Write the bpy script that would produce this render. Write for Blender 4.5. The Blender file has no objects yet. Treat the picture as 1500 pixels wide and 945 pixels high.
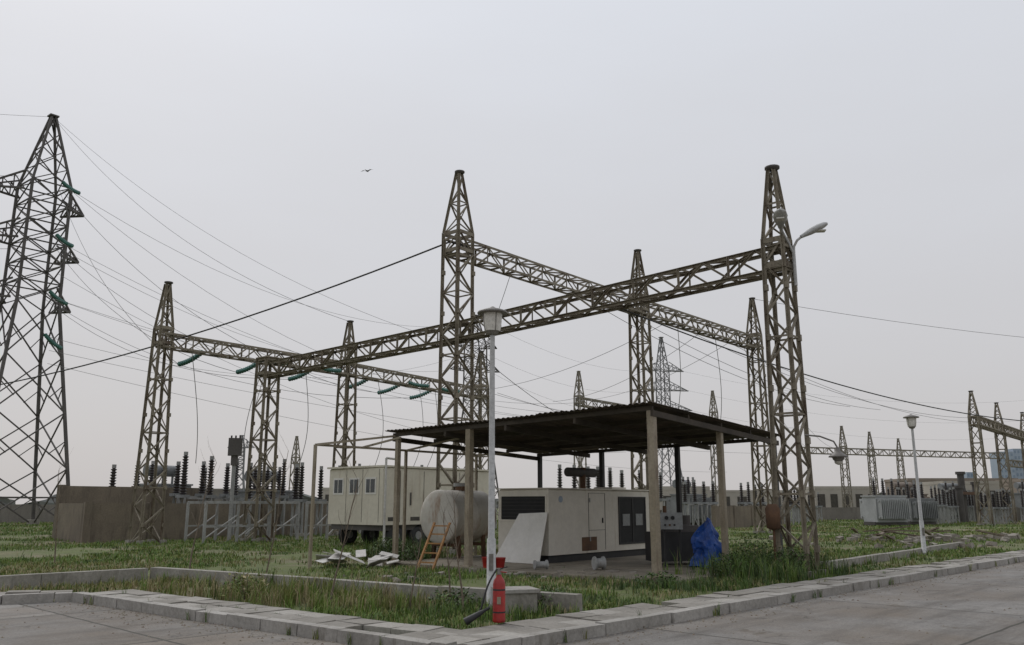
import bpy, math, random
import numpy as np
from mathutils import Vector, Matrix, noise
random.seed(7); np.random.seed(7)
scene=bpy.context.scene
V=Vector
# ------------------------------------------------------------------ materials
def _n(nt,t,loc=(0,0),**kw):
    n=nt.nodes.new(t); n.location=loc
    for k,v in kw.items(): setattr(n,k,v)
    return n
def ramp(nt,fac,stops):
    r=_n(nt,'ShaderNodeValToRGB'); cr=r.color_ramp
    while len(cr.elements)<len(stops): cr.elements.new(.5)
    for e,(p,c) in zip(cr.elements,stops):
        e.position=p; e.color=(c,c,c,1) if isinstance(c,(int,float)) else (*c,1)
    nt.links.new(fac,r.inputs[0]); return r.outputs[0]
def mixc(nt,f,a,b,bt='MIX'):
    m=_n(nt,'ShaderNodeMix',data_type='RGBA',blend_type=bt)
    for sock,v in ((m.inputs[0],f),(m.inputs[6],a),(m.inputs[7],b)):
        if isinstance(v,(int,float)): sock.default_value=v
        elif isinstance(v,(tuple,list)): sock.default_value=(*v,1)
        else: nt.links.new(v,sock)
    return m.outputs[2]
def noisen(nt,vec,scale,detail=6,rough=.6,map_scale=None):
    if map_scale:
        mp=_n(nt,'ShaderNodeMapping'); mp.inputs['Scale'].default_value=map_scale
        nt.links.new(vec,mp.inputs[0]); vec=mp.outputs[0]
    n=_n(nt,'ShaderNodeTexNoise'); n.inputs['Scale'].default_value=scale
    n.inputs['Detail'].default_value=detail; n.inputs['Roughness'].default_value=rough
    nt.links.new(vec,n.inputs['Vector']); return n.outputs[0]
MATS={}
def wmat(name,c1,c2,scale=2.,rough=.75,bump=.25,metal=0.,streak=None,samt=(.55,.68),fine=18,fc=(.72,1.16),sz=.22,ss=3.):
    m=bpy.data.materials.new(name); m.use_nodes=True; nt=m.node_tree
    b=nt.nodes['Principled BSDF']; tc=_n(nt,'ShaderNodeTexCoord').outputs['Object']
    n1=noisen(nt,tc,scale,8,.65); n2=noisen(nt,tc,fine,6,.7)
    col=mixc(nt,ramp(nt,n1,[(.35,0.),(.65,1.)]),c1,c2)
    col=mixc(nt,1.,col,ramp(nt,n2,[(.3,fc[0]),(.7,fc[1])]),'MULTIPLY')
    if streak:
        n3=noisen(nt,tc,ss,7,.7,(1,1,sz))
        col=mixc(nt,ramp(nt,n3,[(samt[0],0.),(samt[1],1.)]),col,streak)
    nt.links.new(col,b.inputs['Base Color'])
    nt.links.new(ramp(nt,n2,[(0.2,max(0,rough-.15)),(.8,min(1,rough+.15))]),b.inputs['Roughness'])
    b.inputs['Metallic'].default_value=metal
    if bump>0:
        bp=_n(nt,'ShaderNodeBump'); bp.inputs['Strength'].default_value=bump; bp.inputs['Distance'].default_value=.02
        nt.links.new(n2,bp.inputs['Height']); nt.links.new(bp.outputs[0],b.inputs['Normal'])
    MATS[name]=m; return m
khaki=wmat('khaki_painted_steel',(.27,.235,.175),(.17,.145,.105),1.4,.7,.15,streak=(.085,.055,.035),samt=(.54,.66))
khaki_far=wmat('khaki_steel_hazy',(.27,.24,.19),(.20,.18,.145),.8,.8,.0)  # paler, greyer khaki for far towers: distance haze mixed into the colour
darksteel=wmat('dark_galvanised_steel',(.065,.058,.054),(.11,.10,.092),.6,.7,.0)
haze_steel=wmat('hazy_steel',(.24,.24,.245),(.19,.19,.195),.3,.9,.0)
rustroof=wmat('rusted_corrugated_iron',(.055,.044,.037),(.11,.08,.058),1.2,.85,.2,streak=(.17,.14,.11),samt=(.6,.75))
darkwood=wmat('dark_rafters',(.045,.036,.028),(.075,.06,.045),2,.85,.2)
beige=wmat('beige_column_paint',(.33,.28,.21),(.23,.19,.13),1.5,.6,.1,streak=(.11,.07,.045),samt=(.56,.7))
blackpost=wmat('black_post',(.022,.022,.024),(.04,.038,.036),2,.7,.1)
clean=dict(fine=7,fc=(.9,1.05))
genw=wmat('cream_generator_paint',(.68,.64,.56),(.58,.54,.46),.7,.5,.0,streak=(.36,.28,.18),samt=(.60,.82),sz=.12,**clean)
trailer=wmat('cream_trailer_paint',(.62,.58,.48),(.52,.48,.39),.7,.5,.0,streak=(.32,.25,.16),samt=(.58,.8),sz=.1,**clean)
seam=wmat('dark_seam',(.05,.045,.04),(.09,.08,.065),3,.8,.1)
black=wmat('black_void',(.012,.012,.013),(.02,.02,.02),3,.8,.0)
glassd=wmat('dark_window_glass',(.035,.042,.045),(.07,.08,.085),1.5,.12,.0)
tankm=wmat('tank_pale_grey_rusted',(.58,.56,.51),(.46,.43,.37),1.0,.6,.0,streak=(.25,.14,.07),samt=(.55,.72),fine=9,fc=(.88,1.06),sz=.3,ss=2.)
rust=wmat('rust',(.16,.085,.045),(.09,.05,.03),3,.85,.2)
lampw=wmat('lamp_post_white_paint',(.50,.50,.49),(.36,.36,.35),3,.5,.03,streak=(.20,.16,.12),samt=(.58,.72))
lampg=wmat('lamp_opal_glass',(.66,.64,.59),(.55,.52,.46),3,.35,.0,sz=.5,streak=(.40,.36,.30),samt=(.6,.8))
lampc=wmat('lamp_cap_metal',(.24,.225,.205),(.15,.135,.12),3,.5,.05)
red=wmat('extinguisher_red',(.40,.02,.014),(.26,.016,.013),5,.38,.0,streak=(.14,.02,.015),samt=(.58,.75))
rubber=wmat('black_rubber',(.016,.016,.017),(.03,.03,.03),5,.6,.0)
concr=wmat('weathered_concrete',(.35,.33,.295),(.22,.205,.175),1.3,.9,.4,streak=(.12,.105,.085),samt=(.58,.75))
kerbm=wmat('kerb_concrete',(.38,.36,.33),(.26,.245,.22),1.1,.9,.45,streak=(.14,.125,.10),samt=(.58,.72))
paverm=wmat('paver_concrete',(.29,.27,.24),(.18,.165,.14),.9,.9,.45)
paverl=wmat('paver_concrete_pale',(.37,.35,.315),(.27,.25,.22),.9,.9,.45)
brownw=wmat('tan_bund_concrete',(.23,.19,.14),(.15,.125,.095),.5,.9,.2,streak=(.085,.07,.055),samt=(.52,.72))
greyw=wmat('grey_boundary_concrete',(.24,.22,.195),(.17,.155,.135),.3,.9,.1,streak=(.12,.105,.09),samt=(.55,.75))
padm=wmat('dirty_pad',(.30,.26,.20),(.15,.13,.095),.7,.95,.5)
stonem=wmat('rubble_stone',(.33,.30,.26),(.18,.155,.125),2,.9,.4)
whitep=wmat('white_board',(.70,.68,.64),(.60,.58,.53),1.2,.55,.0,streak=(.38,.34,.27),samt=(.62,.82),sz=.4,ss=1.5,**clean)
whitej=wmat('white_scrap',(.60,.59,.56),(.42,.40,.37),3,.7,.05)
orange=wmat('orange_ladder_wood',(.42,.22,.08),(.28,.14,.05),4,.7,.05)
tarp=wmat('blue_tarpaulin',(.018,.085,.36),(.012,.05,.22),3,.4,.25)
porc=wmat('dark_brown_porcelain',(.018,.014,.014),(.035,.026,.024),3,.28,.0)
green_g=wmat('green_glass_insulator',(.07,.20,.165),(.045,.14,.12),3,.3,.0)
greyeq=wmat('grey_equipment_paint',(.27,.28,.28),(.18,.185,.185),1.,.6,.05,streak=(.12,.10,.08),samt=(.6,.75))
paleeq=wmat('pale_equipment_paint',(.42,.43,.43),(.32,.33,.33),.8,.6,.05)
galv=wmat('galvanised_pale',(.36,.36,.35),(.24,.24,.23),1.5,.6,.05,streak=(.17,.13,.09),samt=(.6,.75))
wirem=wmat('wire',(.05,.05,.052),(.08,.08,.08),3,.6,.0)
wirel=wmat('aluminium_wire',(.22,.22,.23),(.28,.28,.28),3,.6,.0)
bark=wmat('pale_bark',(.22,.175,.13),(.13,.10,.075),6,.9,.3)
cream_b=wmat('building_render',(.46,.42,.37),(.38,.35,.31),.3,.9,.0)
brown_b=wmat('building_brown',(.30,.25,.205),(.25,.205,.17),.3,.9,.0)
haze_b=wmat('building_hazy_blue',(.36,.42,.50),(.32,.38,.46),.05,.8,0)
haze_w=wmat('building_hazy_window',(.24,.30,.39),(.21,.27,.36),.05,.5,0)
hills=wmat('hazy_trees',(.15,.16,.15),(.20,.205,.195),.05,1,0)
g1=wmat('grass_green',(.095,.165,.026),(.07,.13,.02),1.,.7,0)
g2=wmat('grass_bright',(.16,.235,.038),(.12,.19,.032),1.,.7,0)
g3=wmat('grass_dark',(.045,.08,.02),(.06,.10,.026),1.,.7,0)
g4=wmat('grass_dry',(.36,.30,.165),(.26,.215,.115),1.,.8,0)
g5=wmat('grass_yellow_green',(.23,.24,.07),(.17,.18,.055),1.,.8,0)

# ground material
def ground_material():
    m=bpy.data.materials.new('ground_grass_and_soil'); m.use_nodes=True; nt=m.node_tree
    b=nt.nodes['Principled BSDF']; tc=_n(nt,'ShaderNodeTexCoord').outputs['Object']
    big=noisen(nt,tc,.22,6,.6); mid=noisen(nt,tc,1.3,8,.7); fine=noisen(nt,tc,14,8,.75)
    g=mixc(nt,ramp(nt,mid,[(.35,0.),(.65,1.)]),(.075,.12,.024),(.13,.18,.038))
    g=mixc(nt,ramp(nt,fine,[(.42,0.),(.62,1.)]),g,(.12,.105,.058))
    d=mixc(nt,ramp(nt,fine,[(.35,0.),(.65,1.)]),(.25,.21,.14),(.15,.125,.08))
    col=mixc(nt,ramp(nt,big,[(.50,0.),(.62,.9)]),g,d)
    nt.links.new(col,b.inputs['Base Color']); b.inputs['Roughness'].default_value=.95
    bp=_n(nt,'ShaderNodeBump'); bp.inputs['Strength'].default_value=.7; bp.inputs['Distance'].default_value=.06
    nt.links.new(fine,bp.inputs['Height']); nt.links.new(bp.outputs[0],b.inputs['Normal'])
    return m
def road_material():
    m=bpy.data.materials.new('concrete_road'); m.use_nodes=True; nt=m.node_tree
    b=nt.nodes['Principled BSDF']; tc=_n(nt,'ShaderNodeTexCoord').outputs['Object']
    big=noisen(nt,tc,.3,7,.65); mid=noisen(nt,tc,1.7,9,.72); fine=noisen(nt,tc,26,7,.85)
    st=noisen(nt,tc,.8,8,.7,(.22,1.7,1)); mud=noisen(nt,tc,1.1,9,.75)
    c=mixc(nt,ramp(nt,mid,[(.32,0.),(.68,1.)]),(.165,.155,.143),(.28,.265,.245))
    c=mixc(nt,ramp(nt,big,[(.42,0.),(.62,.85)]),c,(.18,.148,.115))
    c=mixc(nt,ramp(nt,st,[(.50,0.),(.66,.8)]),c,(.10,.088,.075))
    c=mixc(nt,ramp(nt,mud,[(.60,0.),(.66,.75)]),c,(.11,.088,.062))
    c=mixc(nt,1.,c,ramp(nt,fine,[(.32,.6),(.68,1.25)]),'MULTIPLY')
    br=_n(nt,'ShaderNodeTexBrick'); br.offset=0.; br.inputs['Scale'].default_value=1.
    br.inputs['Brick Width'].default_value=5.; br.inputs['Row Height'].default_value=3.6
    br.inputs['Color1'].default_value=(.82,.82,.82,1); br.inputs['Color2'].default_value=(1.12,1.12,1.12,1); br.inputs['Mortar'].default_value=(1,1,1,1)
    br.inputs['Mortar Size'].default_value=.028; br.inputs['Mortar Smooth'].default_value=.3
    wv=_n(nt,'ShaderNodeVectorMath',operation='ADD')
    dist=_n(nt,'ShaderNodeTexNoise'); dist.inputs['Scale'].default_value=2.2; dist.inputs['Detail'].default_value=6
    nt.links.new(tc,dist.inputs['Vector'])
    sc=_n(nt,'ShaderNodeVectorMath',operation='SCALE'); sc.inputs['Scale'].default_value=.06
    nt.links.new(dist.outputs[1],sc.inputs[0]); nt.links.new(tc,wv.inputs[0]); nt.links.new(sc.outputs[0],wv.inputs[1])
    nt.links.new(wv.outputs[0],br.inputs['Vector'])
    c=mixc(nt,1.,c,br.outputs['Color'],'MULTIPLY')
    c=mixc(nt,br.outputs['Fac'],c,(.05,.046,.036))
    vo=_n(nt,'ShaderNodeTexVoronoi',feature='DISTANCE_TO_EDGE'); vo.inputs['Scale'].default_value=.33
    wv2=_n(nt,'ShaderNodeVectorMath',operation='ADD'); sc2=_n(nt,'ShaderNodeVectorMath',operation='SCALE'); sc2.inputs['Scale'].default_value=.9
    nt.links.new(dist.outputs[1],sc2.inputs[0]); nt.links.new(tc,wv2.inputs[0]); nt.links.new(sc2.outputs[0],wv2.inputs[1])
    nt.links.new(wv2.outputs[0],vo.inputs['Vector'])
    crack=mixc(nt,1.,ramp(nt,vo.outputs['Distance'],[(.002,.7),(.007,0.)]),ramp(nt,big,[(.45,0.),(.55,1.)]),'MULTIPLY')
    c=mixc(nt,crack,c,(.05,.045,.04))
    nt.links.new(c,b.inputs['Base Color']); b.inputs['Roughness'].default_value=.85
    bp=_n(nt,'ShaderNodeBump'); bp.inputs['Strength'].default_value=.5; bp.inputs['Distance'].default_value=.012
    nt.links.new(fine,bp.inputs['Height']); nt.links.new(bp.outputs[0],b.inputs['Normal'])
    return m
# ------------------------------------------------------------------ mesh builder
class MB:
    def __init__(s): s.v=[];s.f=[];s.m=[];s.mats=[];s.smooth=[]
    def mi(s,mat):
        if mat not in s.mats: s.mats.append(mat)
        return s.mats.index(mat)
    def add(s,vs,fs,mat,smooth=False):
        o=len(s.v); s.v+= [tuple(x) for x in vs]; k=s.mi(mat)
        for f in fs: s.f.append([o+i for i in f]); s.m.append(k); s.smooth.append(smooth)
    def bar(s,p,q,w,mat,h=None,off=(0,0)):
        p=V(p);q=V(q);h=h or w; d=(q-p)
        if d.length<1e-6: return
        d.normalize(); up=V((0,0,1)) if abs(d.z)<.95 else V((.64,.77,0))
        a=d.cross(up).normalized(); b=a.cross(d)
        c=a*off[0]+b*off[1]; vs=[]
        for e in (p,q):
            for sa,sb in ((-1,-1),(1,-1),(1,1),(-1,1)): vs.append(e+c+a*sa*w/2+b*sb*h/2)
        s.add(vs,[(0,3,2,1),(4,5,6,7),(0,1,5,4),(1,2,6,5),(2,3,7,6),(3,0,4,7)],mat)
    def ang(s,p,q,w,mat,t=.012,fl=1):
        s.bar(p,q,w,mat,h=t,off=(0,0)); s.bar(p,q,t,mat,h=w,off=(fl*(w/2-t/2),-w/2-t*.05))
    def box(s,c,size,mat,rz=0.,rx=0.,ry=0.):
        M=Matrix.Rotation(rz,3,'Z')@Matrix.Rotation(ry,3,'Y')@Matrix.Rotation(rx,3,'X'); c=V(c); vs=[]
        for z in (-1,1):
            for x,y in ((-1,-1),(1,-1),(1,1),(-1,1)): vs.append(c+M@V((x*size[0]/2,y*size[1]/2,z*size[2]/2)))
        s.add(vs,[(0,3,2,1),(4,5,6,7),(0,1,5,4),(1,2,6,5),(2,3,7,6),(3,0,4,7)],mat)
    def rev(s,p,d,prof,mat,n=14,caps=True):
        p=V(p);d=V(d).normalized(); up=V((0,0,1)) if abs(d.z)<.9 else V((1,0,0))
        a=d.cross(up).normalized(); b=a.cross(d); vs=[];fs=[]
        for t,r in prof:
            for i in range(n):
                th=2*math.pi*i/n; vs.append(p+d*t+(a*math.cos(th)+b*math.sin(th))*r)
        for k in range(len(prof)-1):
            for i in range(n):
                j=(i+1)%n; fs.append((k*n+i,k*n+j,(k+1)*n+j,(k+1)*n+i))
        s.add(vs,fs,mat,True)
        if caps:
            s.add(vs[:n],[tuple(range(n))],mat); s.add(vs[-n:],[tuple(range(n))],mat)
    def cyl(s,p,q,r,mat,r2=None,n=10):
        d=V(q)-V(p); s.rev(p,d,[(0,r),(d.length,r if r2 is None else r2)],mat,n)
    def tube(s,pts,r,mat,n=6):
        for a,b in zip(pts[:-1],pts[1:]): s.cyl(a,b,r,mat,n=n)
    def build(s,name,origin=None):
        me=bpy.data.meshes.new(name)
        A=np.array(s.v)
        if origin is None: origin=((A[:,0].min()+A[:,0].max())/2,(A[:,1].min()+A[:,1].max())/2,A[:,2].min())
        A=A-np.array(origin)
        me.from_pydata(A.tolist(),[],s.f)
        for m in s.mats: me.materials.append(m)
        me.polygons.foreach_set('material_index',s.m); me.polygons.foreach_set('use_smooth',s.smooth)
        me.update(); o=bpy.data.objects.new(name,me); o.location=origin
        scene.collection.objects.link(o); return o
U2=V((.64,.768,0)); W2=V((-.75,.66,0)).normalized()
GR=math.atan2(.768,.64)   # grid rotation

# ------------------------------------------------------------------ world, sun, camera
w=bpy.data.worlds.new('World'); scene.world=w; w.use_nodes=True; nt=w.node_tree
bg=nt.nodes['Background']; sky=_n(nt,'ShaderNodeTexSky',sky_type='NISHITA'); sky.sun_disc=False
EL=math.radians(48); AZ=math.radians(-35)
sky.sun_elevation=EL; sky.sun_rotation=AZ; sky.air_density=1.; sky.dust_density=4.
tc=_n(nt,'ShaderNodeTexCoord').outputs['Generated']
sx=_n(nt,'ShaderNodeSeparateXYZ'); nt.links.new(tc,sx.inputs[0])
cn=noisen(nt,tc,1.6,6,.55,(1,1,3.5))
ma=_n(nt,'ShaderNodeMath',operation='MULTIPLY_ADD'); nt.links.new(cn,ma.inputs[0]); ma.inputs[1].default_value=.20; nt.links.new(sx.outputs[2],ma.inputs[2])
grey=ramp(nt,ma.outputs[0],[(.08,(.575,.55,.545)),(.24,(.60,.59,.60)),(.47,(.665,.675,.71)),(.64,(.72,.745,.80))])
vm=_n(nt,'ShaderNodeVectorMath',operation='SCALE'); vm.inputs['Scale'].default_value=10.; nt.links.new(grey,vm.inputs[0])
col=mixc(nt,.06,vm.outputs[0],sky.outputs[0]); nt.links.new(col,bg.inputs[0]); bg.inputs[1].default_value=.1
sun=bpy.data.lights.new('sun','SUN'); sun.energy=1.1; sun.angle=math.radians(25); sun.color=(1,.97,.93)
so=bpy.data.objects.new('sun',sun); scene.collection.objects.link(so)
sd=V((math.sin(AZ)*math.cos(EL),math.cos(AZ)*math.cos(EL),math.sin(EL))); so.rotation_euler=sd.to_track_quat('Z','Y').to_euler(); so.location=(0,0,50)
cam=bpy.data.cameras.new('camera'); cam.lens=29.76; cam.sensor_width=36; cam.clip_end=6000
co=bpy.data.objects.new('camera',cam); co.location=(0,0,1.65); co.rotation_euler=(math.radians(90+12.1),0,0)
scene.collection.objects.link(co); scene.camera=co
scene.view_settings.view_transform='Standard'; scene.view_settings.look='None'; scene.view_settings.exposure=0

# ------------------------------------------------------------------ ground, road, kerbs
def poly_obj(name,pts,z,mat,rz=0.):
    R=Matrix.Rotation(-rz,3,'Z'); me=bpy.data.meshes.new(name)
    me.from_pydata([tuple(R@V((x,y,0))) for x,y in pts],[],[list(range(len(pts)))]); me.materials.append(mat)
    o=bpy.data.objects.new(name,me); o.location=(0,0,z); o.rotation_euler=(0,0,rz); scene.collection.objects.link(o); return o
poly_obj('ground',[(-3000,-200),(3000,-200),(3000,4500),(-3000,4500)],0,ground_material())
K0=V((-.57,9.64,0)); dR=V((.695,.72,0)).normalized(); nR=V((-dR.y,dR.x,0))
KL=V((-7.6,15.3,0)); dL=(K0-KL).normalized(); nL=V((-dL.y,dL.x,0))
KB=V((-15.6,11.5,0)); dB=(KL-KB).normalized(); nB=V((-dB.y,dB.x,0))
KR=K0+dR*90
pts=[K0,KR,KR-nR*14,V((34,-25,0)),V((-40,-25,0)),V((-40,6,0)),KB,KL]
poly_obj('road',[(p.x,p.y) for p in pts][::-1],.004,road_material(),math.atan2(dR.y,dR.x))
kb=MB(); pv=MB()
def kerbline(a,b,n,full=True,L=.78):
    d=(b-a); T=d.length; d.normalize(); rz=math.atan2(d.y,d.x); t=0
    while t<T-.05:
        l=min(L,T-t); j=random.uniform(-.02,.02)
        c=a+d*(t+l/2)+n*(.09+j)
        kb.box((c.x,c.y,.055+random.uniform(-.012,.008)),(l-.018,.18,.19),kerbm,rz=rz+random.uniform(-.014,.014),ry=random.uniform(-.01,.01),rx=random.uniform(-.03,.03))
        t+=l
    t=0
    while t<T-.05:
        l=min(.52,T-t)
        for k in range(2):
            c=a+d*(t+l/2)+n*(.185+.225+.45*k)
            if random.random()<.95:
                pv.box((c.x,c.y,.05+random.uniform(-.018,.006)),(l-.012,.436,.16),random.choice([paverm,paverm,paverl]),rz=rz+random.uniform(-.012,.012),rx=random.uniform(-.03,.03),ry=random.uniform(-.02,.02))
        t+=l
kerbline(K0+dR*.2,KR,nR); kerbline(KL,K0-dL*.2,nL); kerbline(KB,KL,nB)
kb.build('kerb'); pv.build('pavement')
def inside(x,y,m=1.12):
    p=V((x,y,0)); r=(p-K0).dot(nR); l=(p-K0).dot(nL); b=(p-KL).dot(nB)
    return r>m and (l>m or (b>m and x<-7)) 
# low concrete walls
lw=MB()
def wallseg(mb,a,b,h,t,mat,seg=2.4):
    a=V(a);b=V(b);d=b-a;T=d.length;d.normalize();rz=math.atan2(d.y,d.x);k=max(1,round(T/seg));l=T/k
    for i in range(k):
        c=a+d*(l*(i+.5)); mb.box((c.x,c.y,h/2-.05+random.uniform(-.015,.015)),(l-.014,t,h+.1),mat,rz=rz+random.uniform(-.006,.006),ry=random.uniform(-.006,.006))
A0=V((-7.9,19.4,0))
wallseg(lw,A0,(1.03,13.5,0),.29,.2,concr); wallseg(lw,A0+V((-.12,-.12,0)),A0-U2*9,.29,.2,concr)
lw.build('low_concrete_wall')
lw=MB(); wallseg(lw,(7.9,22.3,0),(17.5,34,0),.2,.2,concr); lw.build('low_concrete_wall')
# canopy pad
pd=MB(); C0=V((3.13,18.7,0))
c=C0+W2*4.2+U2*3.6
for i in range(4):
    for j in range(3):
        q=c+W2*(-3.45+2.3*i)+U2*(-2.53+2.53*j); pd.box((q.x,q.y,.03+random.uniform(-.008,.008)),(2.28,2.51,.1),padm,rz=math.atan2(W2.y,W2.x))
pd.build('concrete_pad')

# ------------------------------------------------------------------ lattice structures
def corners(cx,cy,z,s,rot):
    return [V((cx,cy,z))+Matrix.Rotation(rot,3,'Z')@V((a*s/2,b*s/2,0)) for a,b in ((-1,-1),(1,-1),(1,1),(-1,1))]
def column(mb,cx,cy,z0,z1,s0,s1,rot,n,leg,br,mat,style='Z',angle=False,horiz=True):
    add=(lambda p,q,w:mb.ang(p,q,w,mat)) if angle else (lambda p,q,w:mb.bar(p,q,w,mat))
    hs=[z0+(z1-z0)*i/n for i in range(n+1)]
    for i in range(n):
        a=corners(cx,cy,hs[i],s0+(s1-s0)*i/n,rot); b=corners(cx,cy,hs[i+1],s0+(s1-s0)*(i+1)/n,rot)
        for k in range(4):
            j=(k+1)%4; add(a[k],b[k],leg)
            if horiz: add(b[k],b[j],br)
            if style=='X': add(a[k],b[j],br*.85); add(a[j]*.997+b[j]*.003,b[k],br*.85)
            else:
                if (i+k)%2: add(a[k],b[j],br)
                else: add(a[j],b[k],br)
def tower(name,x,y,H,zb,s0,s1,mat=khaki,rot=GR,leg=.075,br=.045,angle=True,style='Z',pan=.72,spire=True):
    mb=MB(); n=max(3,round(zb/pan))
    column(mb,x,y,0,zb+.35,s0,s1,rot,n,leg,br,mat,style,angle,horiz=False)
    for i in range(0,n+1,3):
        c=corners(x,y,(zb+.35)*i/n,s0+(s1-s0)*i/n,rot)
        for k in range(4): mb.bar(c[k],c[(k+1)%4],.012,mat,h=br)
    if spire:
        m=max(3,round((H-zb)/.62)); column(mb,x,y,zb+.35,H-.05,s1,.15,rot,m,leg*.85,br*.8,mat,'Z' if m<5 else 'X',angle,horiz=False)
        c=corners(x,y,zb+.35+(H-zb-.4)*.5,s1*.5+.075,rot)
        for k in range(4): mb.bar(c[k],c[(k+1)%4],.012,mat,h=br)
        mb.rev((x,y,H-.04),(0,0,1),[(0,.12),(.04,.19),(.09,.19),(.11,.1)],darksteel if mat is khaki else mat,12)
    else: mb.box((x,y,zb+.38),(s1*1.25,s1*1.25,.05),mat,rz=rot)
    for zz in (zb-.35,zb+.3):
        for k in range(4):
            c=corners(x,y,zz,s1*1.03,rot); mb.bar(c[k],c[(k+1)%4],.03,mat,h=.13)
    # gusset plates on the legs
    for i in range(1,n,2):
        for c in corners(x,y,(zb+.35)*i/n,s0+(s1-s0)*i/n,rot): mb.box(c,(leg*1.25,leg*1.25,.16),mat,rz=rot)
    for c in corners(x,y,.06,s0,rot): mb.box(c,(.26,.26,.2),concr,rz=rot)
    return mb,name
def fin(t): return t[0].build(t[1])
def lbeam(name,p,q,wd,ht,n,mat=khaki,ch=.07,br=.045,angle=True,ext=0.):
    mb=MB(); p=V(p);q=V(q); d=(q-p).normalized(); p=p-d*ext;q=q+d*ext; a=V((-d.y,d.x,0)).normalized()
    add=(lambda u,v,w:mb.ang(u,v,w,mat)) if angle else (lambda u,v,w:mb.bar(u,v,w,mat))
    def cs(t):
        c=p.lerp(q,t); z=V((0,0,ht/2)); s=a*wd/2
        return [c-s-z,c+s-z,c+s+z,c-s+z]
    for i in range(n):
        A=cs(i/n);B=cs((i+1)/n)
        for k in range(4):
            j=(k+1)%4; add(A[k],B[k],ch)
            if i%2 or k in (0,2): add(B[k],B[j],br)
            if (i+k)%2: add(A[k],B[j],br)
            else: add(A[j],B[k],br)
    A=cs(0)
    for k in range(4): add(A[k],A[(k+1)%4],br*1.3)
    return mb.build(name)
Rp=(6.67,20.4);Cp=(-1.97,30.);L1=(-11.3,38.9);Mp=(6.12,39.6);Np=(14.3,49.);Wp=(-15.5,37.);Vp=(-8.85,45.3);Xp=(-2.05,55.8)
fin(tower('lattice_tower',*Rp,10.05,7.8,.66,.50,leg=.085,br=.05,pan=.60))
fin(tower('lattice_tower',*Cp,13.85,11.1,.84,.76,leg=.09,br=.055,pan=.72))
fin(tower('lattice_tower',*Mp,13.7,11.1,.85,.64,leg=.095,br=.06,pan=.75))
fin(tower('lattice_tower',*Np,13.6,11.1,.85,.62,leg=.095,br=.06,pan=.78))
fin(tower('lattice_tower',*Wp,11.4,9.0,.95,.55,leg=.095,br=.055,pan=.72))
fin(tower('lattice_tower',*Vp,11.4,8.8,.85,.6,leg=.095,br=.055,pan=.72))
fin(tower('lattice_tower',*Xp,11.6,9.0,.9,.7,leg=.1,br=.06,pan=.75))
fin(tower('lattice_tower',*L1,8.5,7.9,.9,.7,leg=.095,br=.055,pan=.75,spire=False))
lbeam('lattice_beam',(*Rp,7.65),(*Cp,7.75),.5,.58,17,ch=.08,br=.05,ext=.3)
lbeam('lattice_beam',(*Cp,7.75),(*L1,7.75),.55,.6,16,ch=.085,br=.055,ext=.3)
lbeam('lattice_beam',(*Cp,10.9),(*Mp,10.9),.6,.62,16,ch=.085,br=.055,ext=.4)
lbeam('lattice_beam',(*Mp,10.9),(*Np,10.9),.6,.62,16,ch=.09,br=.06,ext=.3)
lbeam('lattice_beam',(*Wp,8.8),(*Vp,8.8),.6,.6,15,ch=.085,br=.055,ext=.2)
lbeam('lattice_beam',(*Vp,8.8),(*Xp,8.8),.6,.6,15,ch=.09,br=.055,ext=.2)
def fartower(x,y,H,zb,s=.85,mat=khaki_far): fin(tower('lattice_tower',x,y,H,zb,s,s*.75,mat,angle=False,leg=.1,br=.06,pan=1.))
T=[(36.5,67),(43.,75.),(50.,83.)]
for t in T: fartower(*t,10.4,8.1,mat=khaki)
lbeam('lattice_beam',(*T[0],8.1),(56.5,91,8.1),.7,.65,40,khaki,.09,.05,False)
for x,y,H in ((6.2,78,13.7),(21.9,92,13.7),(38,98,10.4),(44.5,106,10.4),(53.,117,10.4),(-24,95,9),(-44,60,6.)): fartower(x,y,H,H-2.6)
lbeam('lattice_beam',(6.2,78,10.9),(21.9,98,10.9),.7,.7,28,khaki_far,.1,.06,False)
lbeam('lattice_beam',(34,100,7.8),(64,112,7.8),.7,.7,38,khaki_far,.1,.06,False)
lbeam('lattice_beam',(58,100,6.3),(84,125,6.3),.7,.7,38,khaki_far,.1,.06,False)

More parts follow.
